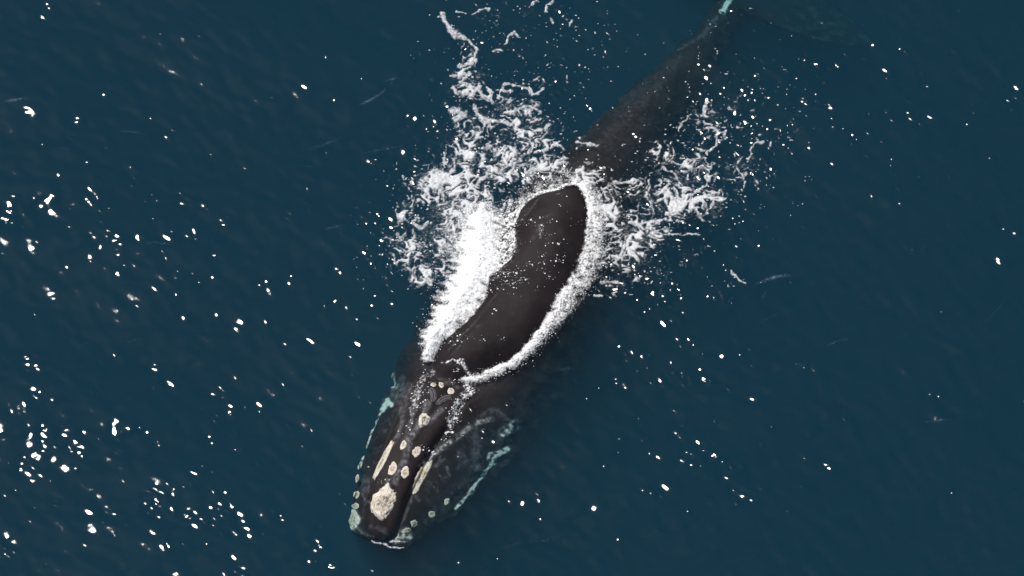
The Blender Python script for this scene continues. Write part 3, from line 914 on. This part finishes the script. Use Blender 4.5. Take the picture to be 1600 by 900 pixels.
wl = (1 - sstep(.10, 1.75, dl + .6 * g4 + .30 * g6 + .7 * stk)) * (1 + .25 * g5) + .12 * np.clip(1 - dl, 0, 1)
inner = np.exp(-(np.minimum(sdb, 0) / 9.0) ** 2)                       # densest where it breaks against the skin
wr = (1 - sstep(.15, 1.35, dr + .8 * g4)) * (.54 + .46 * inner + .45 * g5 + .40 * g6 + .5 * g4)
wtp = .8 * np.clip(.75 + 1.1 * g5 + .8 * g4, .1, 1.1) * (1 - sstep(1.0, 3.4, dt + 2.2 * g4)) + .55 * np.exp(-(dt / 22) ** 2) * (.7 + 1.2 * g4 + .8 * g5)
# grainy run-off beside the left crest and beside the neck
run = [([(800, 345), (792, 372), (794, 395), (774, 425)], 20, .68), ([(786, 330), (812, 318)], 16, .5), ([(672, 584), (658, 600), (650, 620), (644, 645)], 8, .42), ([(722, 596), (735, 610), (712, 640), (704, 662)], 8, .62),
       ([(700, 570), (722, 575), (738, 588)], 2.4, .8), ([(693, 676), (709, 674)], 2.2, 1.0), ([(690, 568), (700, 570)], 2, .6)]
wrn = np.zeros_like(FX)
for pts, wd, v in run:
    d = seg_dist(SXp, SYp, pts) / wd
    wrn = np.maximum(wrn, v * (1 - sstep(.5, 1.3, d)) * np.clip(.55 + 1.3 * g5 + 1.2 * g6 + .8 * g4, 0, 1.2))
clean = 1 - sstep(-4, 2, sdb + 3 * g4)
ww = np.clip(np.maximum(np.maximum(np.maximum(wl, wr) * clean, wtp * clean), wrn * np.where(QY > 560, 1, clean + .35)), 0, 1)
hw = (0.11 * np.clip(1 - dl, 0, 1) ** 1.1 * wl + 0.05 * np.clip(1 - dr * .8, 0, 1)) * (1 + .35 * g4) + .008 * ww * (1 + g5)
white = sheet("white_water", ww, np.maximum(hw, 0), M_WHITE, 0.05, 0.012)
white["label"] = "churned white water piled along the flanks of the surfaced back"

# spray: thousands of drops over the white water
rs = np.random.RandomState(11)
ico_v = np.array([(0, 0, 1), (.894, 0, .447), (.276, .851, .447), (-.724, .526, .447), (-.724, -.526, .447), (.276, -.851, .447),
                  (.724, .526, -.447), (-.276, .851, -.447), (-.894, 0, -.447), (-.276, -.851, -.447), (.724, -.526, -.447), (0, 0, -1)])
ico_f = np.array([(0, 1, 2), (0, 2, 3), (0, 3, 4), (0, 4, 5), (0, 5, 1), (1, 6, 2), (2, 7, 3), (3, 8, 4), (4, 9, 5), (5, 10, 1),
                  (6, 7, 2), (7, 8, 3), (8, 9, 4), (9, 10, 5), (10, 6, 1), (11, 7, 6), (11, 8, 7), (11, 9, 8), (11, 10, 9), (11, 6, 10)])


def drops(name, P, r, flat_=1.0, label=""):
    n = len(P)
    sc3 = np.ones((n, 1, 3)); sc3[:, 0, 2] = flat_
    sc3[:, 0, :2] *= 1 + .35 * rs.randn(n, 2).clip(-1, 1)
    V_ = (P[:, None, :] + ico_v[None] * r[:, None, None] * sc3).reshape(-1, 3)
    F_ = (ico_f[None] + (np.arange(n) * 12)[:, None, None]).reshape(-1, 3)
    o = mesh_obj(name, V_, F_, M_DROP)
    o["kind"] = "stuff"; o["label"] = label
    return o


def scatter_line(pts, ws, n, spread=1.0):
    pts = np.array(pts, float); ws = np.array(ws, float)
    L = np.r_[0, np.cumsum(np.hypot(*np.diff(pts, axis=0).T))]
    s = rs.rand(n) * L[-1]
    x = np.interp(s, L, pts[:, 0]); y = np.interp(s, L, pts[:, 1]); w_ = np.interp(s, L, ws)
    return x + rs.randn(n) * w_ * spread, y + rs.randn(n) * w_ * spread


def base_z(px, py):
    P = p2w(px, py)
    z = H(P[:, 0], P[:, 1])
    z = np.maximum(z, whale_top(P[:, 0], P[:, 1]))
    return P, z


a1 = scatter_line(LEFT[0], LEFT[1], 3000, .72)
a2 = scatter_line(RIGHT[0], RIGHT[1], 1900, .62)
a3 = scatter_line(TOP[0], [16] * 8, 900, .8)
ax = np.r_[a1[0], a2[0], a3[0]]; ay = np.r_[a1[1], a2[1], a3[1]]
sdd = poly_sd(ax, ay, BACK)
ok = sdd < rs.rand(len(ax)) * 6 - 3
ax, ay = ax[ok], ay[ok]
P, z = base_z(ax, ay)
dle = seg_dist(ax, ay, *LEFT)
zz = z + .02 + rs.rand(len(ax)) ** 2 * (0.05 + 0.40 * np.clip(1.2 - dle, 0, 1))
drops("spray", np.c_[P[:, :2], zz], 0.003 + 0.008 * rs.rand(len(ax)) ** 2, 1.0, "fine white spray flying above the churned water beside the back")
# beads of water left on the emerged back and head
bx, by = [], []
for (x, y, sx, sy, n) in [(714, 532, 22, 9, 9), (796, 442, 22, 10, 34), (785, 455, 10, 4, 9), (870, 395, 26, 26, 12), (860, 430, 22, 16, 12),
                          (830, 350, 12, 14, 6), (880, 345, 18, 20, 5), (780, 520, 34, 34, 7), (704, 590, 8, 6, 3), (708, 648, 9, 14, 12),
                          (650, 640, 6, 22, 10), (660, 600, 8, 16, 11), (632, 690, 8, 16, 4), (664, 706, 9, 3, 5), (588, 770, 5, 18, 3), (676, 690, 18, 10, 3)]:
    for i in range(n):
        cx, cy = x + rs.randn() * sx, y + rs.randn() * sy
        k = 1 + rs.randint(0, 6)
        bx.append(cx + rs.randn(k) * 5.5); by.append(cy + rs.randn(k) * 2.6)
bx.append(846 + rs.randn(26) * 2.2); by.append(368 + rs.randn(26) * 5.5)
bx = np.concatenate(bx); by = np.concatenate(by)
P, z = base_z(bx, by)
drops("water_bead", np.c_[P[:, :2], z + .004], 0.005 + 0.016 * rs.rand(len(bx)) ** 3, .5, "small bright beads of water on the wet back and head")
